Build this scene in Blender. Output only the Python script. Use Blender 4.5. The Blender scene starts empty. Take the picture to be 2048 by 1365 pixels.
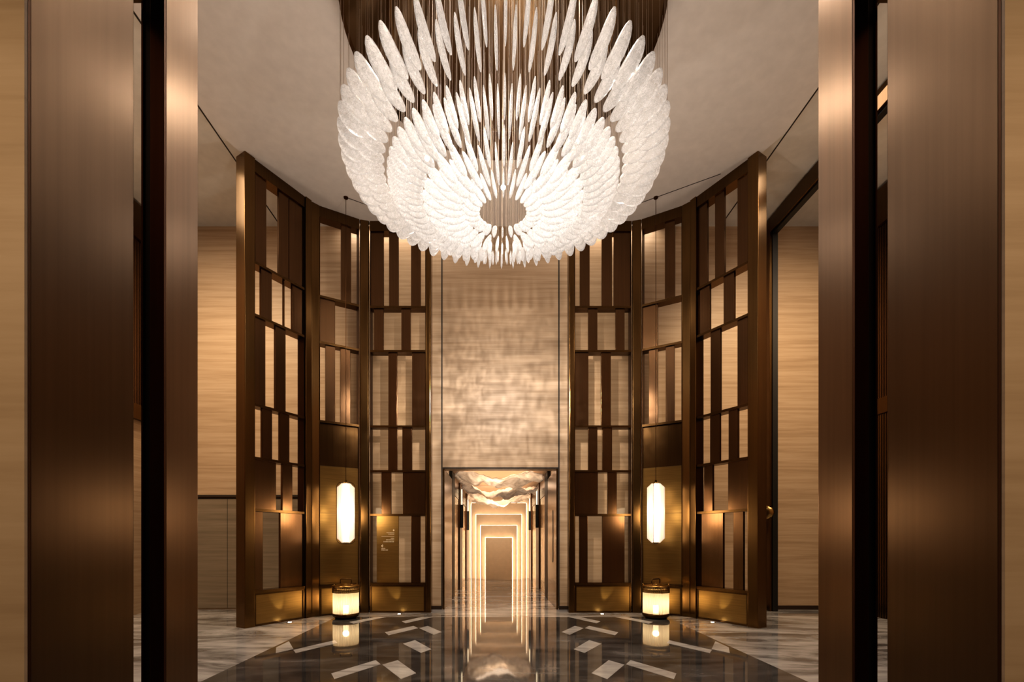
import bpy, bmesh, math, random
from mathutils import Vector, Matrix
random.seed(7)
S = bpy.context.scene
C = S.collection
PI = math.pi

# ------------------------------------------------------------------ helpers
def bm_new(): return bmesh.new()

def box(bm, x0, x1, y0, y1, z0, z1):
    vs = [bm.verts.new((x, y, z)) for x in (x0, x1) for y in (y0, y1) for z in (z0, z1)]
    for f in ((0,1,3,2),(4,6,7,5),(0,4,5,1),(2,3,7,6),(0,2,6,4),(1,5,7,3)):
        bm.faces.new([vs[i] for i in f])
    return vs

def lathe(bm, prof, seg=48, cx=0, cy=0, cz=0, ribs=0, amp=0):
    rings = []
    for r, z in prof:
        if r < 1e-6:
            rings.append([bm.verts.new((cx, cy, cz+z))]); continue
        ring = []
        for i in range(seg):
            a = 2*PI*i/seg
            rr = r + (amp*math.cos(ribs*a) if ribs else 0)
            ring.append(bm.verts.new((cx+rr*math.cos(a), cy+rr*math.sin(a), cz+z)))
        rings.append(ring)
    for a, b in zip(rings, rings[1:]):
        if len(a) == 1 and len(b) == 1: continue
        for i in range(seg):
            j = (i+1) % seg
            if len(a) == 1: bm.faces.new((a[0], b[j], b[i]))
            elif len(b) == 1: bm.faces.new((a[i], a[j], b[0]))
            else: bm.faces.new((a[i], a[j], b[j], b[i]))

def tube(bm, pts, r, seg=8):
    pts = [Vector(p) for p in pts]
    rings = []
    for i, p in enumerate(pts):
        d = (pts[min(i+1, len(pts)-1)] - pts[max(i-1, 0)]).normalized()
        u = d.orthogonal().normalized() if i == 0 else (u - d*u.dot(d)).normalized()
        v = d.cross(u)
        rings.append([bm.verts.new(p + r*(math.cos(2*PI*k/seg)*u + math.sin(2*PI*k/seg)*v)) for k in range(seg)])
    for a, b in zip(rings, rings[1:]):
        for k in range(seg):
            bm.faces.new((a[k], a[(k+1)%seg], b[(k+1)%seg], b[k]))
    bm.faces.new(rings[0][::-1]); bm.faces.new(rings[-1])

def prism(bm, poly, z0, z1):
    lo = [bm.verts.new((x, y, z0)) for x, y in poly]
    hi = [bm.verts.new((x, y, z1)) for x, y in poly]
    n = len(poly)
    bm.faces.new(lo[::-1]); bm.faces.new(hi)
    for i in range(n):
        j = (i+1) % n
        bm.faces.new((lo[i], lo[j], hi[j], hi[i]))

def mesh(name, bm, mat, smooth=False, bevel=0):
    if bevel:
        bmesh.ops.bevel(bm, geom=bm.edges[:], offset=bevel, segments=2, affect='EDGES', profile=.5)
    bmesh.ops.recalc_face_normals(bm, faces=bm.faces[:])
    me = bpy.data.meshes.new(name)
    bm.to_mesh(me); bm.free()
    if mat: me.materials.append(mat)
    if smooth:
        for p in me.polygons: p.use_smooth = True
    return me

def link(name, me, parent=None):
    o = bpy.data.objects.new(name, me); C.objects.link(o)
    if parent: o.parent = parent
    return o

def obj(name, bm, mat, parent=None, smooth=False, bevel=0, label=None):
    o = link(name, mesh(name, bm, mat, smooth, bevel), parent)
    if label: o['label'] = label
    return o

def bobj(name, dims, mat, parent=None, bevel=0, label=None):
    bm = bm_new(); box(bm, *dims)
    return obj(name, bm, mat, parent, False, bevel, label)

def tag(o, label, cat, group=None, kind=None):
    o['label'] = label; o['category'] = cat
    if group: o['group'] = group
    if kind: o['kind'] = kind
    return o

def thing(name, label, cat, loc=(0,0,0), rz=0, group=None):
    o = bpy.data.objects.new(name, None); C.objects.link(o)
    o.empty_display_size = .1
    o.location = loc; o.rotation_euler = (0, 0, rz)
    return tag(o, label, cat, group)

def struct(name, bm, mat, smooth=False):
    o = obj(name, bm, mat, None, smooth); o['kind'] = 'structure'
    return o

def sbox(name, dims, mat):
    bm = bm_new(); box(bm, *dims)
    return struct(name, bm, mat)

def copy_tree(src, loc, rz=0, label=None):
    r = src.copy(); C.objects.link(r); r.location = loc; r.rotation_euler = (0, 0, rz)
    if label: r['label'] = label
    for ch in list(src.children):
        c = ch.copy(); C.objects.link(c); c.parent = r
        for g in list(ch.children):
            d = g.copy(); C.objects.link(d); d.parent = c
    return r

# ------------------------------------------------------------------ materials
def new_mat(name):
    m = bpy.data.materials.new(name); m.use_nodes = True
    nt = m.node_tree
    return m, nt, nt.nodes['Principled BSDF'], nt.nodes['Material Output']

def nd(nt, t, **kw):
    n = nt.nodes.new(t)
    for k, v in kw.items():
        if k in n.inputs: n.inputs[k].default_value = v
        else: setattr(n, k, v)
    return n

def ramp(nt, fac, stops):
    r = nt.nodes.new('ShaderNodeValToRGB')
    e = r.color_ramp.elements
    while len(e) < len(stops): e.new(.5)
    for el, (p, c) in zip(e, stops):
        el.position = p; el.color = (*c, 1) if len(c) == 3 else c
    nt.links.new(fac, r.inputs['Fac'])
    return r

def coords(nt, scale, rot=(0,0,0), src='Object'):
    tc = nt.nodes.new('ShaderNodeTexCoord')
    mp = nt.nodes.new('ShaderNodeMapping')
    mp.inputs['Scale'].default_value = scale
    mp.inputs['Rotation'].default_value = rot
    nt.links.new(tc.outputs[src], mp.inputs['Vector'])
    return mp.outputs['Vector']

def noise(nt, vec, scale=1, detail=6, rough=.55, dist=0):
    n = nd(nt, 'ShaderNodeTexNoise', Scale=scale, Detail=detail, Roughness=rough, Distortion=dist)
    nt.links.new(vec, n.inputs['Vector'])
    return n.outputs['Fac']

def metal(name, col, rough=.3, var=.10, streak=(60, 60, .6), aniso=0.0):
    m, nt, b, o = new_mat(name)
    b.inputs['Metallic'].default_value = 1
    v = coords(nt, streak)
    f = noise(nt, v, 1, 3, .5)
    r = ramp(nt, f, [(.3, tuple(c*(1-var) for c in col)), (.7, tuple(c*(1+var) for c in col))])
    nt.links.new(r.outputs['Color'], b.inputs['Base Color'])
    b.inputs['Roughness'].default_value = rough
    b.inputs['Anisotropic'].default_value = aniso
    return m

def plain(name, col, rough=.6, metallic=0, emit=0, ecol=None):
    m, nt, b, o = new_mat(name)
    f = noise(nt, coords(nt, (3,3,3)), 2, 3)
    r = ramp(nt, f, [(.3, tuple(c*.95 for c in col)), (.7, tuple(min(1, c*1.04) for c in col))])
    nt.links.new(r.outputs['Color'], b.inputs['Base Color'])
    b.inputs['Roughness'].default_value = rough
    b.inputs['Metallic'].default_value = metallic
    if emit:
        b.inputs['Emission Color'].default_value = (*(ecol or col), 1)
        b.inputs['Emission Strength'].default_value = emit
    return m

def emis(name, col, s):
    m, nt, b, o = new_mat(name)
    b.inputs['Base Color'].default_value = (*col, 1)
    b.inputs['Emission Color'].default_value = (*col, 1)
    b.inputs['Emission Strength'].default_value = s
    return m

def travertine(name, a, b_, c, zs=16, rough=.45):
    m, nt, b, o = new_mat(name)
    f1 = noise(nt, coords(nt, (.55, .55, zs)), 1, 5, .6, .25)
    f2 = noise(nt, coords(nt, (1.1, 1.1, zs*4.2)), 1, 4, .6, .1)
    mx = nd(nt, 'ShaderNodeMath', operation='MULTIPLY_ADD')
    nt.links.new(f2, mx.inputs[0]); mx.inputs[1].default_value = .45
    nt.links.new(f1, mx.inputs[2])
    r = ramp(nt, mx.outputs[0], [(.52, c), (.70, a), (.9, b_)])
    nt.links.new(r.outputs['Color'], b.inputs['Base Color'])
    b.inputs['Roughness'].default_value = rough
    b.inputs['Specular IOR Level'].default_value = .35
    return m

def marble(name, stops, scale, rough=.05, rot=0, stretch=(.5, 1.6, 1), dist=1.2):
    m, nt, b, o = new_mat(name)
    v = coords(nt, stretch, (0, 0, rot))
    f1 = noise(nt, v, scale, 9, .62, dist)
    f2 = noise(nt, v, scale*5, 6, .6, .6)
    mx = nd(nt, 'ShaderNodeMath', operation='MULTIPLY_ADD')
    nt.links.new(f2, mx.inputs[0]); mx.inputs[1].default_value = .25
    nt.links.new(f1, mx.inputs[2])
    r = ramp(nt, mx.outputs[0], stops)
    nt.links.new(r.outputs['Color'], b.inputs['Base Color'])
    b.inputs['Roughness'].default_value = rough
    b.inputs['IOR'].default_value = 1.62
    return m

M = {}
M['trav'] = travertine('travertine', (.48, .345, .225), (.55, .41, .28), (.40, .28, .175))
M['trav_front'] = travertine('travertine_front', (.50, .355, .235), (.55, .40, .275), (.445, .31, .20), 6)
M['trav_dark'] = travertine('travertine_polished', (.25, .20, .145), (.29, .235, .175), (.20, .16, .115), 16, .15)
M['bronze'] = metal('bronze', (.115, .064, .025), .28)
M['bronze_post'] = metal('bronze_post', (.165, .095, .037), .25)
M['bronze_slat'] = metal('bronze_slat', (.15, .084, .042), .27)
M['bronze_jamb'] = metal('bronze_jamb', (.15, .096, .058), .28, .06, (25, 25, .5))
M['bronze_face'] = metal('bronze_face', (.23, .15, .095), .28, .06, (25, 25, .5))
M['bronze_dark'] = metal('bronze_dark', (.075, .036, .017), .4, .1)
M['brass'] = metal('brass', (.42, .27, .10), .24)
M['brass_plate'] = metal('brass_plate', (.30, .185, .06), .27, .12, (2, 2, 40))
M['brass_plate'].node_tree.nodes['Principled BSDF'].inputs['Metallic'].default_value = .82
M['brass_plate'].node_tree.nodes['Principled BSDF'].inputs['Roughness'].default_value = .33
M['black'] = plain('black_rubber', (.006, .005, .004), .5)
M['brown'] = metal('dark_brown_bronze', (.085, .036, .016), .42, .08)
M['ceiling'] = plain('ceiling_paint', (.58, .525, .48), .75)
M['ceiling_up'] = plain('raised_ceiling_paint', (.60, .56, .50), .75)
M['groove'] = plain('groove_dark', (.03, .02, .013), .7)
M['floor_pale'] = marble('pale_marble', [(.44, (.085, .080, .077)), (.54, (.19, .182, .175)), (.62, (.38, .368, .358)), (.74, (.58, .565, .55))], .9, .06, .55, (.45, 1.5, 1), 1.6)
M['floor_dark'] = marble('dark_marble', [(.45, (.034, .032, .031)), (.60, (.066, .063, .060)), (.72, (.115, .110, .106)), (.84, (.21, .20, .193))], .9, .045, -.4, (.6, 1.3, 1), 1.8)
M['inlay'] = marble('inlay_marble', [(.4, (.30, .29, .28)), (.6, (.52, .505, .49)), (.8, (.64, .625, .61))], 2.2, .06, .3)
M['base'] = plain('baseboard_brown', (.035, .018, .010), .4)
M['corr'] = plain('corridor_plaster', (.62, .50, .385), .55)
M['warm_strip'] = emis('warm_light_strip', (1.0, .80, .55), 12.0)
M['panel_face'] = plain('panel_face_beige', (.62, .45, .30), .5)
M['wire'] = plain('steel_wire', (.42, .34, .27), .45, .1)
M['canopy'] = metal('canopy_bronze', (.11, .068, .036), .30, .3, (1.2, 1.2, 1.2))
M['downlight'] = emis('downlight_glow', (1.0, .82, .58), 25)
M['pend_core'] = emis('pendant_tube_glow', (1.0, .86, .68), 4)
M['lant_core'] = emis('lantern_core_glow', (1.0, .80, .52), 6)
M['uplight'] = emis('uplight_glow', (1.0, .86, .66), 20)
M['glint'] = emis('glint_glow', (1.0, .86, .7), 60)
M['sconce_glow'] = emis('sconce_glow', (1.0, .80, .52), 3.5)
M['letter'] = plain('pale_lettering', (.80, .66, .46), .5, 0, .12)

def glassy(name, transp, emit, col, texture=True):
    """crackled art glass: see-through + milky translucent + glossy skin"""
    m, nt, b, out = new_mat(name)
    nt.nodes.remove(b)
    tr = nd(nt, 'ShaderNodeBsdfTransparent'); tr.inputs['Color'].default_value = (.97, .93, .88, 1)
    tl = nd(nt, 'ShaderNodeBsdfTranslucent'); tl.inputs['Color'].default_value = (*col, 1)
    df = nd(nt, 'ShaderNodeBsdfDiffuse'); df.inputs['Color'].default_value = (*col, 1)
    gl = nd(nt, 'ShaderNodeBsdfGlossy'); gl.inputs['Roughness'].default_value = .18
    em = nd(nt, 'ShaderNodeEmission'); em.inputs['Color'].default_value = (1, .95, .91, 1); em.inputs['Strength'].default_value = emit  # added glow standing in for light caught in the glass
    a1 = nd(nt, 'ShaderNodeMixShader'); a1.inputs[0].default_value = .5
    nt.links.new(tl.outputs[0], a1.inputs[1]); nt.links.new(df.outputs[0], a1.inputs[2])
    a2 = nd(nt, 'ShaderNodeMixShader'); a2.inputs[0].default_value = .22
    nt.links.new(a1.outputs[0], a2.inputs[1]); nt.links.new(gl.outputs[0], a2.inputs[2])
    a3 = nd(nt, 'ShaderNodeMixShader'); a3.inputs[0].default_value = transp
    nt.links.new(a2.outputs[0], a3.inputs[1]); nt.links.new(tr.outputs[0], a3.inputs[2])
    ad = nd(nt, 'ShaderNodeAddShader')
    nt.links.new(a3.outputs[0], ad.inputs[0]); nt.links.new(em.outputs[0], ad.inputs[1])
    nt.links.new(ad.outputs[0], out.inputs['Surface'])
    if texture:
        v = coords(nt, (1, 1, 1))
        vo = nd(nt, 'ShaderNodeTexVoronoi', Scale=70.0); vo.feature = 'DISTANCE_TO_EDGE'
        nt.links.new(v, vo.inputs['Vector'])
        f = noise(nt, v, 30, 5, .75, 1.0)
        # thin bright crackle lines and cloudy clear cells
        r1 = ramp(nt, vo.outputs['Distance'], [(0.0, (.15,)*3), (.12, (1.0,)*3)])
        r2 = ramp(nt, f, [(.35, (max(0, transp-.38),)*3), (.68, (min(.96, transp+.34),)*3)])
        mu = nd(nt, 'ShaderNodeMath', operation='MULTIPLY')
        nt.links.new(r1.outputs['Color'], mu.inputs[0]); nt.links.new(r2.outputs['Color'], mu.inputs[1])
        lw = nd(nt, 'ShaderNodeLayerWeight', Blend=.35)
        inv = nd(nt, 'ShaderNodeMath', operation='SUBTRACT'); inv.inputs[0].default_value = 1; nt.links.new(lw.outputs['Facing'], inv.inputs[1])
        m2 = nd(nt, 'ShaderNodeMath', operation='MULTIPLY'); nt.links.new(mu.outputs[0], m2.inputs[0]); nt.links.new(inv.outputs[0], m2.inputs[1])
        nt.links.new(m2.outputs[0], a3.inputs[0])
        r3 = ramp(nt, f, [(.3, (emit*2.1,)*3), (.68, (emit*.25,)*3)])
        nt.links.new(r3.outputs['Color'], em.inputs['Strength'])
        bp = nd(nt, 'ShaderNodeBump', Strength=.7, Distance=.01)
        nt.links.new(f, bp.inputs['Height'])
        nt.links.new(bp.outputs[0], gl.inputs['Normal'])
        nt.links.new(bp.outputs[0], df.inputs['Normal'])
    return m
M['leaf_out'] = glassy('crackled_glass_outer', .62, .12, (.63, .61, .595))  # leaf emission imitates lamplight, stronger towards the inner tiers
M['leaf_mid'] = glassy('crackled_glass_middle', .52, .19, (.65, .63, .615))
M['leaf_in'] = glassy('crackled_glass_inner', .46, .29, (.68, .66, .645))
M['fin'] = glassy('frosted_acrylic', .45, .10, (.98, .93, .86), False)

def shade_mat():
    m, nt, b, out = new_mat('ribbed_glass_shade')
    nt.nodes.remove(b)
    tr = nd(nt, 'ShaderNodeBsdfTransparent'); tr.inputs['Color'].default_value = (1, .93, .82, 1)
    tl = nd(nt, 'ShaderNodeBsdfTranslucent'); tl.inputs['Color'].default_value = (.95, .87, .74, 1)
    gl = nd(nt, 'ShaderNodeBsdfGlossy'); gl.inputs['Roughness'].default_value = .12
    a = nd(nt, 'ShaderNodeMixShader'); a.inputs[0].default_value = .3
    nt.links.new(tl.outputs[0], a.inputs[1]); nt.links.new(tr.outputs[0], a.inputs[2])
    c = nd(nt, 'ShaderNodeMixShader'); c.inputs[0].default_value = .12
    nt.links.new(a.outputs[0], c.inputs[1]); nt.links.new(gl.outputs[0], c.inputs[2])
    nt.links.new(c.outputs[0], out.inputs['Surface'])
    return m
M['shade'] = shade_mat()

def pane_mat():
    m, nt, b, out = new_mat('clear_mesh_glass')
    nt.nodes.remove(b)
    tr = nd(nt, 'ShaderNodeBsdfTransparent'); tr.inputs['Color'].default_value = (.96, .945, .92, 1)
    gl = nd(nt, 'ShaderNodeBsdfGlossy'); gl.inputs['Roughness'].default_value = .04
    fr = nd(nt, 'ShaderNodeFresnel', IOR=1.22)
    mx = nd(nt, 'ShaderNodeMixShader')
    nt.links.new(fr.outputs[0], mx.inputs[0]); nt.links.new(tr.outputs[0], mx.inputs[1]); nt.links.new(gl.outputs[0], mx.inputs[2])
    nt.links.new(mx.outputs[0], out.inputs['Surface'])
    return m
M['pane'] = pane_mat()

def alabaster():
    m, nt, b, out = new_mat('veined_alabaster')
    v = coords(nt, (1, 1.3, 1), (0, 0, .5))
    f = noise(nt, v, 2.2, 8, .65, 1.8)
    r = ramp(nt, f, [(.3, (.36, .25, .17)), (.42, (.62, .46, .34)), (.6, (.80, .64, .50)), (.8, (.92, .80, .66))])
    nt.links.new(r.outputs['Color'], b.inputs['Base Color'])
    nt.links.new(r.outputs['Color'], b.inputs['Emission Color'])
    b.inputs['Emission Strength'].default_value = .12  # slight glow put in for light passing through the stone
    b.inputs['Roughness'].default_value = .35
    return m
M['alabaster'] = alabaster()

# ------------------------------------------------------------------ setting
ZC = 8.15      # main ceiling
ZU = 8.36      # raised ceiling behind the screens
YB = 10.2      # back wall

fl = sbox('floor', (-9, 9, -4, 20, -.2, 0), M['floor_pale'])
bobj('dark_marble_field', (-3.22, 3.22, 1.5, 9.16, .0, .002), M['floor_dark'], fl, label='dark grey polished marble field')
inl = []
half = [
 [(-3.17, 6.55), (-3.17, 6.95), (-2.885, 6.45), (-3.02, 6.22)],
 [(-2.865, 6.40), (-2.51, 7.02), (-2.405, 6.83), (-2.755, 6.22)],
 [(-1.944, 5.265), (-1.595, 5.85), (-1.483, 5.655), (-1.834, 5.05)],
 [(-1.459, 5.637), (-1.32, 5.85), (-.99, 5.277), (-1.113, 5.05)],
 [(-1.902, 7.63), (-1.54, 8.20), (-1.425, 7.99), (-1.79, 7.39)],
 [(-1.405, 7.99), (-1.29, 8.20), (-.98, 7.65), (-1.08, 7.43)],
 [(-1.44, 6.78), (-1.31, 7.03), (-.98, 6.44), (-1.09, 6.23)],
 [(-2.79, 8.60), (-2.45, 9.155), (-2.24, 9.155), (-2.66, 8.42)],
 [(-1.84, 8.66), (-1.545, 9.155), (-1.33, 9.155), (-1.73, 8.47)],
]
for poly in half:
    for s in (1, -1):
        bm = bm_new()
        p = [(x*s, y) for x, y in poly]
        if s == 1: p = p[::-1]
        prism(bm, p, .002, .004)
        obj('inlay_tile', bm, M['inlay'], fl, label='pale marble inlay tile')

# ceilings
A_L = [(-4.35, 8.06), (-3.67, 9.235), (-2.83, 9.72), (-1.436, 9.72)]
bm = bm_new()
poly = [(-4.63, 2.13), (4.63, 2.13), (4.63, 7.58), (4.42, 8.14), (3.74, 9.32), (2.88, 9.84), (-2.88, 9.84), (-3.74, 9.32), (-4.42, 8.14), (-4.63, 7.58)]
prism(bm, poly, ZC, ZC+.12)
ce = struct('ceiling', bm, M['ceiling'])
bm = bm_new(); box(bm, -9, 9, -4, 10.6, ZU, ZU+.2)
cu = struct('ceiling_raised', bm, M['ceiling_up'])
for s in (-1, 1):
    bobj('ceiling_groove', (s*4.79-.012, s*4.79+.012, 2.2, YB, ZU-.004, ZU), M['groove'], cu)
# thin seams in the main ceiling running through the pendant mounts, parallel to the middle panels
def seam(x0, y0, x1, y1):
    bm = bm_new()
    d = Vector((x1-x0, y1-y0)).normalized(); n = Vector((-d.y, d.x))*.008
    prism(bm, [(x0-n.x, y0-n.y), (x1-n.x, y1-n.y), (x1+n.x, y1+n.y), (x0+n.x, y0+n.y)], ZC-.003, ZC)
    obj('ceiling_groove', bm, M['groove'], ce)
seam(-3.0, 9.05, -2.2, 9.51)
seam(2.75, 9.2, 3.98, 8.47)

# back wall with portal opening, X half 1.26, top 3.07
PX, PZ = 1.26, 3.07
wb = sbox('wall_back_left', (-9, -PX, YB, YB+.3, 0, ZU), M['trav'])
wbr = sbox('wall_back_right', (PX, 9, YB, YB+.3, 0, ZU), M['trav'])
wbt = sbox('wall_back_top', (-PX, PX, YB, YB+.3, PZ, ZU), M['trav'])
for s in (-1, 1):
    bobj('wall_joint', (s*(PX+.016)-.014, s*(PX+.016)+.014, YB-.004, YB, 0.02, ZU), M['groove'], wb if s < 0 else wbr)
bobj('wall_joint', (-PX, PX, YB-.006, YB, PZ, PZ+.03), M['groove'], wbt)
# lower left part of the back wall: polished stone under a dark recessed band
bobj('lower_stone_panel', (-7.4, -4.35, YB-.02, YB, 0.03, 2.40), M['trav_dark'], wb, label='polished darker lower stone panel')
bobj('wall_joint', (-7.4, -4.35, YB-.012, YB, 2.40, 2.50), M['groove'], wb)
bobj('wall_joint', (-7.4, -4.35, YB-.03, YB, 2.44, 2.455), M['bronze'], wb)
bobj('wall_joint', (-5.95, -5.94, YB-.022, YB-.019, .03, 2.4), M['groove'], wb)
sbox('baseboard_back_1', (-4.35, -PX-.015, YB-.02, YB, 0, .075), M['base'])
sbox('baseboard_back_2', (PX+.015, 5.68, YB-.02, YB, 0, .075), M['base'])
sbox('baseboard_back_3', (5.86, 7.4, YB-.03, YB, 0, .085), M['base'])

# side walls with ribbed bronze cladding seen in the slots beside the pillars
def side_wall(s):
    x = s*7.4
    bm = bm_new(); box(bm, min(x, x+s*.3), max(x, x+s*.3), 2.1, YB, 0, ZU)
    w = struct('wall_left' if s < 0 else 'wall_right', bm, M['trav'])
    def ribs(z0, z1, mat):
        bm = bm_new()
        y = 8.2
        while y < YB-.03:
            box(bm, min(x, x-s*.05), max(x, x-s*.05), y, y+.022, z0, z1); y += .04
        obj('ribbed_cladding', bm, mat, w)
    ribs(4.25, 7.6, M['bronze_slat'])
    bobj('cladding_rail', (min(x, x-s*.09), max(x, x-s*.09), 8.2, YB-.03, 7.6, 8.3), M['bronze'], w)
    bobj('cladding_rail', (min(x, x-s*.09), max(x, x-s*.09), 8.2, YB-.03, 3.95, 4.25), M['bronze'], w)
    if s > 0: ribs(0, 3.95, M['bronze_post'])
    return w
side_wall(-1); side_wall(1)

# front wall of the vestibule, either side of the gateway
for s, n in ((-1, 'wall_front_1'), (1, 'wall_front_2')):
    a, b = sorted((s*2.187, s*8))
    sbox(n, (a, b, 2.085, 2.10, 0, ZU), M['trav_front'])
sbox('wall_front_3', (-2.186, 2.186, 2.085, 2.10, 6.001, ZU), M['trav_front'])

# ------------------------------------------------------------------ gateway
def pillar(s, label):
    t = thing('bronze_pillar', label, 'pillar', (s*2.47, 2.425, 0), 0, None)
    a, b = sorted((s*(2.19-2.47), s*(2.75-2.47)))
    bobj('shaft', (a, b, -.312, .295, 0, 5.6), M['bronze_jamb'], t, .006)
    a, b = sorted((s*(2.186-2.47), s*(2.74-2.47)))
    c, d_ = sorted((s*(2.30-2.47), s*(2.42-2.47)))
    bobj('side_transom', (c, d_, .296, .53, 4.9, 5.59), M['bronze'], t)
    bobj('edge_trim', (a, b, -.3245, -.3125, 0, 5.6), M['bronze_dark'], t, label='dark edge trim')
pillar(-1, 'wide near bronze pillar against the left stone wall')
pillar(1, 'wide near bronze pillar against the right stone wall')

def door_post(s, label):
    t = thing('bronze_door_post', label, 'post', (s*2.264, 3.14, 0))
    def bx(name, x0, x1, y0, y1, mat, lab=None, z1=5.6):
        a, b = sorted((s*(x0-2.264), s*(x1-2.264)))
        bobj(name, (a, b, y0-3.14, y1-3.14, 0, z1), mat, t, .002, lab)
    bx('face', 2.19, 2.279, 2.985, 3.30, M['bronze_face'])
    bx('front_trim', 2.191, 2.279, 2.965, 2.985, M['brown'], 'dark brown front trim')
    bx('seal_strip', 2.281, 2.325, 2.98, 3.28, M['black'], 'black seal strip')
    bx('outer_trim', 2.326, 2.34, 2.97, 3.29, M['bronze_dark'])
door_post(-1, 'slim bronze door post behind the near left pillar')
door_post(1, 'slim bronze door post behind the near right pillar')
t = thing('gateway_header', 'bronze header spanning the gateway above the pillars', 'header', (0, 2.7, 5.6))
bobj('beam', (-2.75, 2.75, -.56, .6, 0, .4), M['bronze'], t, .01)

# bronze portal frame on the right side, in the plane X = 5.78
t = thing('bronze_portal_frame', 'tall bronze portal frame running along the right side behind the screens', 'frame', (5.78, YB, 0))
bobj('post', (-.08, .09, -.30, -.02, 0, 8.34), M['bronze'], t, .006)
bobj('post_reveal', (-.03, .08, -.325, -.30, 0, 8.0), M['black'], t, label='black inner reveal')
bobj('beam', (-.08, .09, -5.2, -.301, 8.03, 8.345), M['bronze'], t, .006)
bobj('beam_soffit', (-.03, .08, -5.2, -.33, 8.0, 8.029), M['black'], t, label='black underside of the beam')
bm = bm_new(); lathe(bm, [(0, .06), (.05, .058), (.10, .04), (.125, .015), (.13, 0), (0, 0)], 32)
d = obj('round_handle', bm, M['brass'], t, True, label='round polished brass handle')
d.location = (-.10, -.22, 2.1); d.rotation_euler = (0, -PI/2, math.radians(50)); d.scale = (1.2, 1.2, 1.2)

# ------------------------------------------------------------------ bronze screens
RAILS = [6.36, 5.445, 3.875, 2.945, 2.035]
BASE = .595
TOP = 7.98
SCR = {
 'LA': ((-4.35, 8.06), (-3.67, 9.235), (.098, 1.11), [[(.132,.343),(.591,.793),(.804,1.09)],[(.242,.451),(.694,.71),(.873,1.09)],[(.099,.324),(.523,.73)],[(.262,.455),(.611,.809)],[(.099,.534),(.663,.873)],[(.099,.276),(.621,1.09)]]),
 'LC': ((-3.67, 9.235), (-2.83, 9.72), (.093, .857), [[(.507,.706)],[(.094,.39)],[(.202,.39),(.492,.691)]]),
 'LD': ((-2.83, 9.72), (-1.436, 9.72), (.118, 1.265), [[(.091,.39),(.503,.702),(.961,1.163)],[(.19,.388),(.759,.954)],[(.489,.672),(.983,1.264)],[(.485,.676),(.78,.983)],[(.345,.547),(.79,1.264)],[(.25,.707),(.963,1.158)]]),
 'RD': ((1.436, 9.72), (2.83, 9.72), (.111, 1.276), [[(.219,.423),(.676,.889),(.927,1.299)],[(.392,.585),(.963,1.151)],[(.112,.397),(.662,.865)],[(.392,.584),(.686,.891)],[(.112,.594),(.797,.989)],[(.204,.381),(.686,1.151)]]),
 'RC': ((2.83, 9.72), (3.67, 9.235), (.112, .877), [[(.553,.747)],[(.113,.416)],[(.238,.416),(.569,.74)]]),
 'RA': ((3.67, 9.235), (4.35, 8.06), (.225, 1.26), [[(.236,.432),(.597,.785),(1.041,1.259)],[(.278,.485),(.772,.977)],[(.506,.704),(1.041,1.259)],[(.495,.692),(.871,1.047)],[(.367,.548),(.861,1.259)],[(.313,.762),(.963,1.151)]]),
}
LAB = {
 'LA': 'bronze lattice screen panel at the far left, angled outermost on the left',
 'LC': 'bronze screen panel behind the left hanging lamp and left floor lantern',
 'LD': 'bronze lattice screen panel left of the corridor, with small sign lettering',
 'RD': 'bronze lattice screen panel right of the corridor, facing straight forward',
 'RC': 'bronze screen panel behind the right hanging lamp and right floor lantern',
 'RA': 'bronze lattice screen panel at the far right, angled outermost on the right',
}
DEP = .20
def post_at(parent, name, u, w, dep, rz=0, z1=ZC-.002, y0=-.02, bev=.025, mat='bronze_post'):
    bm = bm_new(); box(bm, -w/2, w/2, y0, y0+dep, 0, z1)
    bmesh.ops.bevel(bm, geom=[e for e in bm.edges if abs(e.verts[0].co.z-e.verts[1].co.z) > 1], offset=bev, segments=3, affect='EDGES', profile=.5)
    o = obj(name, bm, M[mat], parent)
    o.location = (u, 0, 0); o.rotation_euler = (0, 0, rz)
    return o

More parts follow.
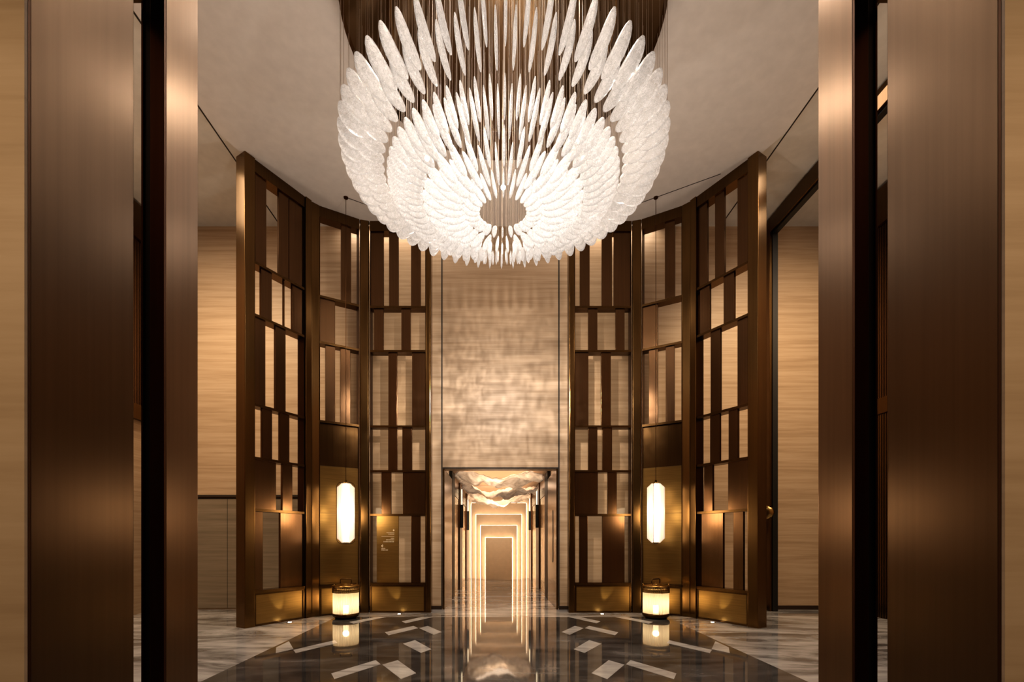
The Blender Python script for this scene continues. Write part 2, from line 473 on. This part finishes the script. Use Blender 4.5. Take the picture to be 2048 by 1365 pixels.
def screen(key):
    P0, P1, (a, b), rows = SCR[key]
    L = math.dist(P0, P1)
    rz = math.atan2(P1[1]-P0[1], P1[0]-P0[0])
    t = thing('bronze_screen', LAB[key], 'screen', (*P0, 0), rz, None)
    kind = key[1]
    # rails
    top = bobj('top_rail', (a-.005, b+.005, -.005, DEP, TOP-.04, ZC-.003), M['bronze'], t)
    for z in (RAILS if kind != 'C' else RAILS[:3]):
        bobj('rail', (a-.005, b+.005, -.003, DEP, z-.022, z+.022), M['bronze'], t)
    # stiles beside the posts
    for (q0, q1) in ((a-.005, a+.004), (b-.004, b+.005)):
        bobj('stile', (q0, q1, .005, DEP-.01, .62, TOP-.04), M['bronze_dark'], t)
    edges = [TOP-.04] + [z for z in RAILS] + [BASE+.03]
    for i, row in enumerate(rows):
        zt = edges[i] - (.022 if i else 0); zb = edges[i+1] + (.022 if i < 5 else 0)
        for j, (u0, u1) in enumerate(row):
            u0 = max(u0, a+.001); u1 = min(u1, b-.001)
            if key == 'LD' and i == 5 and j == 0:
                sg = bobj('sign_panel', (u0, u1, .012, .06, zb, zt), M['brass_plate'], t, .003, 'plain brass sign panel with small pale lettering')
                sign(sg, u0, u1)
            else:
                bobj('slat', (u0, u1, .03, .085, zb, zt), M['bronze_slat'], t, .004)
        if kind == 'D':
            bobj('glass_pane', (a, b, .12, .128, zb, zt), M['pane'], t)
    if kind == 'C':
        for z0, z1 in ((.625, 2.05), (2.054, 3.0), (3.004, 3.853)):
            bobj('infill_panel', (a, b, .05, .10, z0, z1), M['brass_plate'] if z0 < 3 else M['bronze'], t)
    # base
    bobj('base_ledge', (a-.005, b+.005, -.015, DEP, BASE-.02, BASE+.03), M['bronze_post'], t)
    bp = bobj('base_plate', (a+.03, b-.03, .012, .06, .03, BASE-.05), M['brass_plate'], t, .003, 'brass base plate')
    bobj('base_frame', (a-.005, a+.028, -.005, .09, 0, BASE-.021), M['bronze'], t)
    bobj('base_frame', (b-.028, b+.005, -.005, .09, 0, BASE-.021), M['bronze'], t)
    bobj('base_frame', (a+.029, b-.029, -.005, .09, 0, .029), M['bronze'], t)
    bobj('base_frame', (a+.029, b-.029, -.005, .09, BASE-.05, BASE-.021), M['bronze'], t)
    # posts
    if kind == 'D':
        post_at(t, 'post', 1.325 if key == 'LD' else .045, .118 if key == 'LD' else .13, .24)
    if kind == 'C':
        post_at(t, 'post', 0, .185, .25, math.radians(15 if key == 'LC' else 15), y0=-.03)
        post_at(t, 'post', L, .185, .25, math.radians(-15), y0=-.03)
    if kind == 'A':
        u = 0 if key == 'LA' else L
        post_at(t, 'post', u, .19, .26, 0, y0=-.03, bev=.012)
        u = L-.165 if key == 'LA' else .165
        post_at(t, 'post', u, .135, .24, 0, y0=-.03, bev=.012)
    return t

def sign(parent, u0, u1):
    w = u1-u0
    rnd = random.Random(3)
    def line(x0, x1, z, h):
        bm = bm_new(); x = x0
        while x < x1:
            k = rnd.uniform(.4, .9)*h
            box(bm, x, min(x1, x+k*.35), .0095, .012, z, z+h)
            box(bm, x, min(x1, x+k), .0095, .012, z+h*.4, z+h*.6)
            x += k*1.25
        obj('lettering', bm, M['letter'], parent)
    def rule(x0, x1, z, h=.006):
        bobj('lettering', (x0, x1, .0095, .012, z, z+h), M['letter'], parent)
    def arrow(x, z, s, flip):
        bm = bm_new()
        for k in (1, -1):
            tube(bm, [(x+flip*s, .0105, z+k*s), (x, .0105, z)], .005, 5)
        tube(bm, [(x, .0105, z), (x+flip*s*1.6, .0105, z)], .005, 5)
        obj('lettering', bm, M['letter'], parent)
    r = u1-.09
    arrow(r, 1.715, .018, -1)
    line(r-.16, r, 1.655, .018); line(r-.12, r, 1.625, .018)
    rule(u0+.10, r, 1.585)
    line(r-.07, r, 1.535, .022); line(r-.17, r, 1.505, .022); line(r-.22, r, 1.465, .026)
    arrow(u0+.10, 1.39, .026, 1)
    line(u0+.10, u0+.18, 1.325, .022); line(u0+.10, u0+.24, 1.292, .024)
for k in SCR: screen(k)

# ------------------------------------------------------------------ chandelier
CY0 = 6.03
ch = thing('chandelier', 'huge round chandelier of tiered crackled glass leaves under the ceiling', 'chandelier', (0, CY0, 0))
bm = bm_new(); lathe(bm, [(0, 0), (1.98, 0), (2.03, .012), (2.03, .10), (0, .10)], 96, cz=ZC-.105)
obj('canopy', bm, M['canopy'], ch, label='round bronze canopy fixed to the ceiling')
bm = bm_new(); lathe(bm, [(1.40, -.001), (1.43, -.012), (1.46, -.001)], 96, cz=ZC-.105)
obj('canopy_ring', bm, M['bronze'], ch)

def leaf_bm(bm, rin, zin, rout, zout, width, thick, rot=0):
    p0 = Vector((rin, 0, zin)); p1 = Vector((rout, 0, zout))
    d = (p1-p0); L = d.length; d.normalize()
    n = Vector((d.z, 0, -d.x))                 # width direction, in the radial plane
    y = Vector((0, 1, 0))
    N = 11; rings = []
    R = Matrix.Rotation(rot, 3, 'Z')
    for i in range(N):
        s = i/(N-1)
        ss = .5 - .5*math.cos(PI*s)
        prof = max(.0, 1-abs(2*ss-1)**2.3)**.5
        prof *= 1 - .18*(ss-.5)                # a little fuller at the lower end
        if i in (0, N-1): prof = .16
        bend = (.045 if rin > 1.4 else .02)*math.sin(PI*ss)
        c = p0 + d*(L*ss) + n*bend
        hw = width/2*prof; ht = thick/2*max(.25, prof)
        ring = []
        for (a, b_) in ((1, 0), (.6, .8), (-.6, .8), (-1, 0), (-.6, -.8), (.6, -.8)):
            ring.append(bm.verts.new(R @ (c + n*(hw*a) + y*(ht*b_))))
        rings.append(ring)
    for a, b_ in zip(rings, rings[1:]):
        for k in range(6):
            bm.faces.new((a[k], a[(k+1)%6], b_[(k+1)%6], b_[k]))
    bm.faces.new(rings[0][::-1]); bm.faces.new(rings[-1])

# ring: count, phase, r_in, z_in, r_out, z_out, width, thickness, material
RINGS = [
 (60, 0, 1.66, 6.125, 2.01, 6.405, .24, .034, 'leaf_out'),
 (60, 3, 1.50, 6.06, 1.80, 6.355, .21, .034, 'leaf_out'),
 (60, 0, 1.205, 5.845, 1.445, 6.09, .18, .032, 'leaf_mid'),
 (60, 3, 1.03, 5.80, 1.37, 6.06, .18, .032, 'leaf_mid'),
 (30, 0, .73, 5.746, 1.05, 5.93, .18, .036, 'leaf_in'),
 (30, 6, .50, 5.72, .93, 5.85, .17, .034, 'leaf_in'),
 (24, 0, .305, 5.703, .55, 5.866, .14, .030, 'leaf_in'),
]
leaves = []
for ri, (n, ph, rin, zin, rout, zout, w, th, mt) in enumerate(RINGS):
    for k in range(n):
        a = math.radians(ph + 360*k/n)
        # local +X pointing outward at angle: a = 0 points at the viewer (-Y)
        ang = a - PI/2
        rm = (rin+rout)/2
        X, Y = rm*math.cos(ang), CY0 + rm*math.sin(ang)
        Z = (zin+zout)/2 - 1.5
        dist = math.sqrt((X+.08)**2 + Y*Y + Z*Z)
        wapp = abs(math.sin(a))*w + abs(math.cos(a))*th
        vis = 1 if (Z*935/Y) < 1082 else .3
        leaves.append((wapp*vis/dist**2, ri, ang))
leaves.sort(key=lambda q: -q[0])
protos = []
for (n, ph, rin, zin, rout, zout, w, th, mt) in RINGS:
    bm = bm_new(); leaf_bm(bm, rin, zin, rout, zout, w, th)
    protos.append(mesh('glass_leaf', bm, M[mt], True))
wprotos = []
def wire_bm(bm, r, z, rot=0):
    R = Matrix.Rotation(rot, 3, 'Z')
    q = []
    for zz in (z, ZC-.10):
        q.append([bm.verts.new(R @ Vector((r+0.0019*math.cos(k*2*PI/3), .0019*math.sin(k*2*PI/3), zz))) for k in range(3)])
    for k in range(3):
        bm.faces.new((q[0][k], q[0][(k+1)%3], q[1][(k+1)%3], q[1][k]))
for (n, ph, rin, zin, rout, zout, w, th, mt) in RINGS:
    bm = bm_new(); wire_bm(bm, rin+.02, zin+.02); wire_bm(bm, rout-.015, zout-.02)
    wprotos.append(mesh('suspension_wire', bm, M['wire']))
for q, ri, ang in leaves[:100]:
    o = link('glass_leaf', protos[ri], ch); o.rotation_euler = (0, 0, ang)
    o = link('suspension_wire', wprotos[ri], ch); o.rotation_euler = (0, 0, ang)
rest = {}
wb_ = bm_new()
bmr = bm_new()
mats = ['leaf_out', 'leaf_mid', 'leaf_in']
for mi, mname in enumerate(mats):
    start = len(bmr.faces)
    for q, ri, ang in leaves[100:]:
        R_ = RINGS[ri]
        if R_[8] != mname: continue
        leaf_bm(bmr, R_[2], R_[3], R_[4], R_[5], R_[6], R_[7], ang)
    bmr.faces.ensure_lookup_table()
    for f in bmr.faces[start:]: f.material_index = mi
for q, ri, ang in leaves[100:]:
    R_ = RINGS[ri]
    wire_bm(wb_, R_[2]+.02, R_[3]+.02, ang); wire_bm(wb_, R_[4]-.015, R_[5]-.02, ang)
me = mesh('glass_leaves', bmr, None, True)
for mname in mats: me.materials.append(M[mname])
o = link('glass_leaves', me, ch); o['kind'] = 'stuff'
o = obj('suspension_wires', wb_, M['wire'], ch); o['kind'] = 'stuff'
GLINTS = [(0, -.25, 5.87), (1.0, -.2, 6.27), (-.95, -.2, 6.27)]  # glowing beads imitating spotlight glints in the glass; their cords are added too
for p in GLINTS:
    bm = bm_new(); bmesh.ops.create_uvsphere(bm, u_segments=16, v_segments=10, radius=.028)
    b = obj('glint', bm, M['glint'], ch, True, label='small glowing bead as spotlight bulb'); b.location = p
    bm = bm_new(); tube(bm, [(0, 0, .025), (0, 0, ZC-.1-p[2])], .004, 6)
    obj('glint_cord', bm, M['wire'], b)

# ------------------------------------------------------------------ pendants
def pendant():
    t = thing('pendant_lamp', 'long glowing faceted pendant lamp hanging left of the corridor', 'lamp', (-3.0, 9.05, 1.45), 0, 'hanging lamps')
    H, R = 1.17, .165
    bm = bm_new(); tube(bm, [(0, 0, H), (0, 0, ZC-1.45)], .006, 6); obj('cord', bm, M['bronze_dark'], t)
    bm = bm_new(); lathe(bm, [(0, -.02), (.04, -.02), (.045, 0), (0, 0)], 20, cz=ZC-1.45-.001); obj('ceiling_cap', bm, M['bronze_dark'], t)
    bm = bm_new(); lathe(bm, [(0, .02), (.06, .02), (.06, H-.02), (0, H-.02)], 24); obj('light_tube', bm, M['pend_core'], t, True)
    bm = bm_new()
    c = .095
    pr = [(.062, 0), (R-c, 0), (R, c), (R, H-c), (R-c, H), (.062, H)]
    vs = []
    for sy in (-.003, .003): vs.append([bm.verts.new((x, sy, z)) for x, z in pr])
    bm.faces.new(vs[0]); bm.faces.new(vs[1][::-1])
    for i in range(6): bm.faces.new((vs[0][i], vs[0][(i+1)%6], vs[1][(i+1)%6], vs[1][i]))
    fm = mesh('fin', bm, M['fin'])
    for k in range(16):
        o = link('fin', fm, t); o.rotation_euler = (0, 0, 2*PI*k/16+.1)
    bm = bm_new()
    rr = R+.006
    pts = []
    for cx, cz, a0 in ((rr-.1, H-.1+.01, 0), (-rr+.1, H-.1+.01, PI/2), (-rr+.1, .1-.01, PI), (rr-.1, .1-.01, 3*PI/2)):
        for q in range(6):
            a = a0 + PI/2*q/5
            pts.append((cx+.1*math.cos(a), 0, cz+.1*math.sin(a)))
    pts.append(pts[0])
    tube(bm, pts, .005, 6); o = obj('wire_rim', bm, M['bronze_dark'], t, label='thin dark rounded wire rim'); o.rotation_euler = (0, 0, .35)
    bm = bm_new(); lathe(bm, [(0, H+.05), (.018, H+.05), (.03, H+.005), (.075, H+.002), (.075, H-.02), (0, H-.02)], 24); obj('top_cap', bm, M['brass'], t, True)
    bm = bm_new(); lathe(bm, [(0, .0), (.07, .0), (.07, .02), (0, .02)], 24); obj('bottom_cap', bm, M['brass'], t)
    return t
p1 = pendant()
copy_tree(p1, (3.0, 9.05, 1.45), .6, 'long glowing faceted pendant lamp hanging right of the corridor')

# ------------------------------------------------------------------ lanterns
def lantern():
    t = thing('floor_lantern', 'cylindrical ribbed glass floor lantern standing under the left hanging lamp', 'lantern', (-3.0, 9.05, 0), 0, 'floor lanterns')
    bm = bm_new(); lathe(bm, [(0, .012), (.15, .012), (.16, .0), (.2, .0), (.2, .02), (.245, .045), (.255, .07), (.255, .10), (.235, .105), (0, .105)], 64); obj('base', bm, M['bronze'], t, True)
    bm = bm_new(); lathe(bm, [(.236, .105), (.236, .585)], 384, ribs=48, amp=.006); obj('ribbed_shade', bm, M['shade'], t, True)
    bm = bm_new(); lathe(bm, [(0, .10), (.05, .10), (.05, .24), (0, .24)], 24); obj('light_tube', bm, M['lant_core'], t, True)
    bm = bm_new(); lathe(bm, [(.2395, .50), (.250, .50), (.250, .60), (.2395, .60)], 192, ribs=48, amp=.004); obj('collar', bm, M['brass'], t, True)
    bm = bm_new(); lathe(bm, [(0, .60), (.255, .60), (.262, .612), (.262, .63), (.25, .64), (.12, .655), (.11, .675), (0, .675)], 64); lid = obj('lid', bm, M['brass'], t, True)
    for k in range(4):
        a = PI/4 + k*PI/2
        bm = bm_new(); lathe(bm, [(0, .672), (.012, .668), (.014, .655), (.012, .635), (0, .632)], 12, .235*math.cos(a), .235*math.sin(a)); obj('knob', bm, M['brass'], lid, True)
    bm = bm_new()
    tube(bm, [(-.10, 0, .655), (-.11, 0, .70), (-.105, 0, .745), (-.085, 0, .757), (.085, 0, .757), (.105, 0, .745), (.11, 0, .70), (.10, 0, .655)], .011, 8)
    obj('handle', bm, M['bronze'], t, True)
    return t
l1 = lantern()
copy_tree(l1, (3.0, 9.05, 0), .5, 'cylindrical ribbed glass floor lantern standing under the right hanging lamp')

# ------------------------------------------------------------------ floor uplights
UP = [(-3.87, 8.56, 'tiny recessed floor uplight at the foot of the far left screen'),
      (-2.07, 9.53, 'tiny recessed floor uplight at the foot of the sign screen left of the corridor'),
      (2.07, 9.53, 'tiny recessed floor uplight at the foot of the screen right of the corridor'),
      (3.87, 8.56, 'tiny recessed floor uplight at the foot of the far right screen')]
for x, y, lab in UP:
    t = thing('floor_uplight', lab, 'light', (x, y, 0), 0, 'floor uplights')
    bm = bm_new(); lathe(bm, [(0, .002), (.032, .002), (.032, .005), (.046, .005), (.048, .0), (0, 0)], 24); obj('ring', bm, M['brass'], t)
    bm = bm_new(); lathe(bm, [(0, .0065), (.031, .006), (.031, .003)], 24); obj('lens', bm, M['uplight'], t)

# ------------------------------------------------------------------ corridor
YE = 18.7
sbox('wall_corridor_left', (-1.55, -1.30, YB+.3, YE+.3, 0, 3.5), M['corr'])
sbox('wall_corridor_right', (1.30, 1.55, YB+.3, YE+.3, 0, 3.5), M['corr'])
sbox('wall_corridor_end', (-1.55, 1.55, YE, YE+.3, 0, 3.5), M['corr'])
sbox('ceiling_corridor', (-1.55, 1.55, YB+.3, YE+.3, 3.3, 3.5), M['corr'])
for s, nm in ((-1, 'left'), (1, 'right')):
    # bronze reveal, dark recesses, elevator doors
    def bx(x0, x1, y0, y1, z0, z1):
        a, b = sorted((s*x0, s*x1)); return (a, b, y0, y1, z0, z1)
    t = thing('portal_reveal', f'bronze panel lining the {nm} side of the corridor mouth', 'panel', (s*1.24, YB, 0))
    a, b = sorted((s*-.02, s*.018))
    bobj('panel', (a, b, -.006, 1.74, 0, PZ-.001), M['bronze_post'], t)
    if s > 0: bobj('pull_slot', (-.024, -.02, .55, .68, 1.0, 2.2), M['black'], t, label='dark vertical slot')
    i = 1
    for (y0, y1, mt) in ((11.96, 12.65, 'black'), (14.42, 15.45, 'bronze_dark'), (17.62, YE-.01, 'brown')):
        sbox(f'trim_corridor_{nm}_{i}', bx(1.215, 1.30, y0, y1, 0, 3.28), M[mt]); i += 1
    for j, (y0, y1) in enumerate(((12.66, 14.41), (15.46, 17.61))):
        dn = 1 + j + (0 if s < 0 else 2)
        d = sbox(f'door_{dn}', bx(1.255, 1.295, y0, y1, 0, 2.75), M['brass'])
        ym = (y0+y1)/2
        bobj('door_seam', bx(1.2535, 1.255, ym-.01, ym+.01, 0, 2.75), M['black'], d)
        bobj('door_transom', bx(1.245, 1.295, y0, y1, 2.76, 3.28), M['bronze_post'], d)
    for j, y in enumerate((14.6, 17.75)):
        t = thing('wall_sconce', f"dark corridor wall sconce with glowing tube, {'nearer' if j == 0 else 'farther'} one on the {nm} wall", 'lamp', (s*1.215, y, 1.9), 0, 'corridor sconces')
        a, b = sorted((s*-.001, s*-.085))
        bobj('housing', (a, b, -.05, .05, 0, .72), M['black'], t, .006)
        bm = bm_new(); lathe(bm, [(0, .72), (.013, .72), (.013, 1.2), (0, 1.2)], 16, -s*.045, 0); obj('light_tube', bm, M['sconce_glow'], t, True)

# nested backlit panels on the end wall, each smaller one standing farther forward
NEST = [(1.09, 2.99), (.895, 2.53), (.705, 2.09), (.515, 1.62)]
LN = ['outermost and tallest', 'second', 'third', 'innermost and smallest']
y = YE
for i, ((hw, zt), ln) in enumerate(zip(NEST, LN)):
    t = thing('backlit_panel', f'{ln} of the nested beige backlit panels at the corridor end', 'panel', (0, y-.03, 0), 0, 'nested backlit panels')
    bobj('face', (-hw, hw, -.16, -.11, 0.0, zt), M['panel_face'], t)
    bm = bm_new()
    e = .038
    box(bm, -hw-e+.03, -hw+.03, -.10, -.085, 0, zt); box(bm, hw-.03, hw+e-.03, -.10, -.085, 0, zt)
    box(bm, -hw-.008, hw+.008, -.10, -.085, zt+.0005, zt+.008)
    obj('light_strip', bm, M['warm_strip'], t, label='warm light strip behind the panel edge')
    bobj('spacer', (-hw+.12, hw-.12, -.11, .029, 0, zt-.12), M['panel_face'], t)
    y -= .19

# sculpted cloud-like stone sheets under the corridor ceiling
def cloud(y0, y1, hw, zb, droop, seed, label):
    t = thing('ceiling_sculpture', label, 'sculpture', (0, (y0+y1)/2, 0), 0, 'sculpted ceiling sheets')
    from mathutils import noise as mn
    nx, ny = 56, 40
    bm = bm_new(); G = []
    L = y1-y0
    for k in (0, 1):
        g = []
        for j in range(ny+1):
            row = []
            for i in range(nx+1):
                u = i/nx*2-1; v = j/ny*2-1
                edge = 1 - .16*(mn.noise(Vector((u*2.2+seed, v*0+seed, 3.3)))+.3)*abs(v)
                px = u*hw*(1-.10*v*v*(1+mn.noise(Vector((seed, v*3, 1)))))
                py = v*L/2*edge
                n = mn.fractal(Vector((u*1.5+seed*3, v*1.5, seed)), .8, 2.2, 5)
                ridge = 1-abs(mn.noise(Vector((u*1.8+seed, v*1.3-seed, 7))))*2
                z = zb + .17*n + .10*ridge - droop*math.exp(-(u*2.3)**2)*(.55-.45*v) + .05*abs(u)**1.5
                row.append(bm.verts.new((px, py, min(z, 3.2) + k*.02)))
            g.append(row)
        G.append(g)
    for k in (0, 1):
        for j in range(ny):
            for i in range(nx):
                bm.faces.new((G[k][j][i], G[k][j][i+1], G[k][j+1][i+1], G[k][j+1][i]))
    for i in range(nx):
        bm.faces.new((G[0][0][i], G[0][0][i+1], G[1][0][i+1], G[1][0][i])); bm.faces.new((G[0][ny][i], G[0][ny][i+1], G[1][ny][i+1], G[1][ny][i]))
    for j in range(ny):
        bm.faces.new((G[0][j][0], G[0][j+1][0], G[1][j+1][0], G[1][j][0])); bm.faces.new((G[0][j][nx], G[0][j+1][nx], G[1][j+1][nx], G[1][j][nx]))
    obj('stone_sheet', bm, M['alabaster'], t, True)
    for sx in (-.5, .5):
        bm = bm_new(); tube(bm, [(sx*hw, 0, zb+.2), (sx*hw, 0, 3.3)], .004, 5); obj('hanger', bm, M['wire'], t)
cloud(11.5, 13.4, 1.17, 3.06, .10, 1.7, 'nearest veined stone sheet of the sculpted corridor ceiling')
cloud(13.5, 15.4, 1.15, 2.97, .20, 4.1, 'middle veined stone sheet of the sculpted corridor ceiling')
cloud(15.5, 17.9, 1.12, 2.90, .34, 8.6, 'farthest veined stone sheet with a drooping centre at the corridor end')
for s in (-1, 1):
    for k, x in enumerate((.42, .55, .68, .80)):
        t = thing('ceiling_downlight', f"small corridor downlight, {['first','second','third','fourth'][k]} out from the centre on the {'left' if s<0 else 'right'}", 'light', (s*x, 11.2, 3.3), 0, 'corridor downlights')
        bm = bm_new(); lathe(bm, [(.026, 0), (.026, -.012), (.036, -.012), (.036, 0)], 20); obj('trim_ring', bm, M['brass'], t)
        bm = bm_new(); lathe(bm, [(0, -.006), (.026, -.006), (.026, 0), (0, 0)], 20); obj('lens', bm, M['downlight'], t)

# ------------------------------------------------------------------ lights
def light(kind, loc, power, col=(1, .80, .60), rot=(0,0,0), **kw):
    l = bpy.data.lights.new('lamp_' + kind.lower(), kind); l.energy = power; l.color = col
    for k, v in kw.items(): setattr(l, k, v)
    o = bpy.data.objects.new('light_source', l); C.objects.link(o)
    o.location = loc; o.rotation_euler = rot
    return o
W = (1, .80, .60)
WN = (1, .86, .72)
for k in range(8):
    a = 2*PI*k/8 + .2
    light('SPOT', (1.15*math.cos(a), CY0+1.15*math.sin(a), 7.95), 42, WN, (0, 0, 0), spot_size=math.radians(150), spot_blend=.8, shadow_soft_size=.2)
light('SPOT', (0, CY0, 5.55), 230, (1, .90, .80), (0, 0, 0), spot_size=math.radians(124), spot_blend=.5, shadow_soft_size=.22)  # added spot below the leaves, brightening floor and lower screens
light('POINT', (0, CY0, 7.2), 30, WN, shadow_soft_size=.08)  # added point lamp to brighten the ceiling
for k in range(6):
    a = 2*PI*k/6 + .3
    light('SPOT', (2.25*math.cos(a), CY0+2.25*math.sin(a), 5.2), 53, (1, .88, .78), (PI, 0, 0), spot_size=math.radians(152), spot_blend=.5, shadow_soft_size=.04)  # unseen upward spots added to light the ceiling evenly
# unseen lamps added in side bays and behind screens, brightening wall and ceiling
def aim(loc, to, power, col, size):
    d = Vector(to) - Vector(loc)
    return light('SPOT', loc, power, col, d.to_track_quat('-Z', 'Y').to_euler(), spot_size=math.radians(size), spot_blend=1, shadow_soft_size=.12)
WW = (1, .73, .45)
for s in (-1, 1):
    aim((s*6.2, 5.6, 8.2), (s*6.2, YB, 3.4), 760, WW, 92)
    light('SPOT', (s*5.9, 6.2, 2.2), 170, (1, .86, .70), (PI, 0, 0), spot_size=math.radians(110), spot_blend=.8, shadow_soft_size=.15)  # added upward spot brightening the raised ceiling
    aim((s*5.6, 7.2, 8.2), (s*5.2, YB, 1.2), 320, WW, 95)
    light('AREA', (s*6.0, 6.0, 8.25), 120, (1, .86, .72), (0, 0, 0), shape='RECTANGLE', size=1.6, size_y=4)
    light('AREA', (s*2.2, 9.98, 8.30), 16, WN, (0, 0, 0), shape='RECTANGLE', size=2.4, size_y=.2)
# unseen area lamps added behind the straight screens to brighten the back wall
for s in (-1, 1):
    light('AREA', (s*2.1, 9.97, 4.2), 12, (1, .85, .68), (PI/2, 0, 0), shape='RECTANGLE', size=1.3, size_y=7.4)
# vestibule: unseen spots added to brighten the front wall, one each side
for s in (-1, 1):
    aim((s*3.2, -1.6, 4.6), (s*2.5, 2.07, 2.2), 400, (1, .76, .48), 70)
light('AREA', (0, -.8, 5.2), 14, (1, .76, .52), (0, 0, 0), shape='RECTANGLE', size=3, size_y=1)  # added unseen fill lamp over the vestibule
# pendants, lanterns, uplights
for s in (-1, 1):
    light('POINT', (s*2.86, 8.82, 2.05), 26, (1, .78, .52), shadow_soft_size=.22)
    light('POINT', (s*3.0, 9.05, .3), 5, (1, .76, .45), shadow_soft_size=.06)
for x, y, lab in UP:
    back = Vector((0, 1, 0)) if abs(x) < 3 else Vector((-.866 if x < 0 else .866, .5, 0))
    side = Vector((1 if x > 0 else -1, 0, 0)) if abs(x) < 3 else Vector((-.5 if x < 0 else .5, -.866, 0))
    d = back*.42 + side*.3 + Vector((0, 0, 1))
    light('SPOT', (x, y, .02), 24, (1, .78, .45), d.to_track_quat('-Z', 'Y').to_euler(), spot_size=math.radians(34), spot_blend=.7, shadow_soft_size=.015)
# corridor: unseen area lamps added to brighten the sheets and end wall
light('AREA', (0, 14.5, 3.28), 60, (1, .82, .62), (0, 0, 0), shape='RECTANGLE', size=1.8, size_y=6)
light('AREA', (0, 12.5, 2.2), 10, (1, .82, .62), (PI, 0, 0), shape='RECTANGLE', size=1.2, size_y=1.5)
light('AREA', (0, 15.4, 2.35), 40, (1, .82, .62), (PI/2, 0, 0), shape='RECTANGLE', size=1.6, size_y=.3)
light('AREA', (0, 11.4, 2.7), 10, (1, .82, .62), (PI/2+.5, 0, 0), shape='RECTANGLE', size=1.6, size_y=.2)

# added spot with noise pattern, imitating light refracted by leaves onto back wall
g = light('SPOT', (0, CY0, 5.5), 820, (1, .90, .82), (math.radians(90-17), 0, 0), spot_size=math.radians(88), spot_blend=.75, shadow_soft_size=.012)
ld = g.data; ld.use_nodes = True
nt = ld.node_tree
em = nt.nodes['Emission']
v = coords(nt, (34, 14, 9), src='Normal')
f1 = noise(nt, v, 1, 4, .65, .35)
v2 = coords(nt, (3, 18, 5), src='Normal')
f2 = noise(nt, v2, 1, 3, .55, .6)
mu = nd(nt, 'ShaderNodeMath', operation='MULTIPLY'); nt.links.new(f1, mu.inputs[0]); nt.links.new(f2, mu.inputs[1])
r = ramp(nt, mu.outputs[0], [(.14, (.42,)*3), (.25, (.85,)*3), (.36, (1.35,)*3)])
sp = nd(nt, 'ShaderNodeSeparateXYZ')
nt.links.new(coords(nt, (1, 1, 1), src='Normal'), sp.inputs[0])
mr = nd(nt, 'ShaderNodeMath', operation='MULTIPLY_ADD'); nt.links.new(sp.outputs['Y'], mr.inputs[0]); mr.inputs[1].default_value = .5; mr.inputs[2].default_value = .5
r2 = ramp(nt, mr.outputs[0], [(.20, (.5,)*3), (.38, (.75,)*3), (.52, (1,)*3), (.60, (.8,)*3), (.66, (.45,)*3), (.85, (.25,)*3)])
m3 = nd(nt, 'ShaderNodeMath', operation='MULTIPLY'); nt.links.new(r.outputs['Color'], m3.inputs[0]); nt.links.new(r2.outputs['Color'], m3.inputs[1])
nt.links.new(m3.outputs[0], em.inputs['Strength'])

w = bpy.data.worlds.new('world'); S.world = w; w.use_nodes = True
w.node_tree.nodes['Background'].inputs['Color'].default_value = (1, .8, .6, 1)
w.node_tree.nodes['Background'].inputs['Strength'].default_value = .03

# ------------------------------------------------------------------ camera
cam = bpy.data.cameras.new('camera'); co = bpy.data.objects.new('camera', cam); C.objects.link(co)
co.location = (-.08, 0, 1.5); co.rotation_euler = (PI/2, 0, 0)
cam.sensor_width = 36; cam.lens = 935/2048*36
cam.shift_x = (1024-993.5)/2048
cam.shift_y = (1082-682.5)/2048
cam.clip_start = .05
S.camera = co
S.view_settings.view_transform = 'Standard'
try: S.view_settings.look = 'Medium High Contrast'
except Exception: S.view_settings.look = 'None'
S.view_settings.exposure = 0
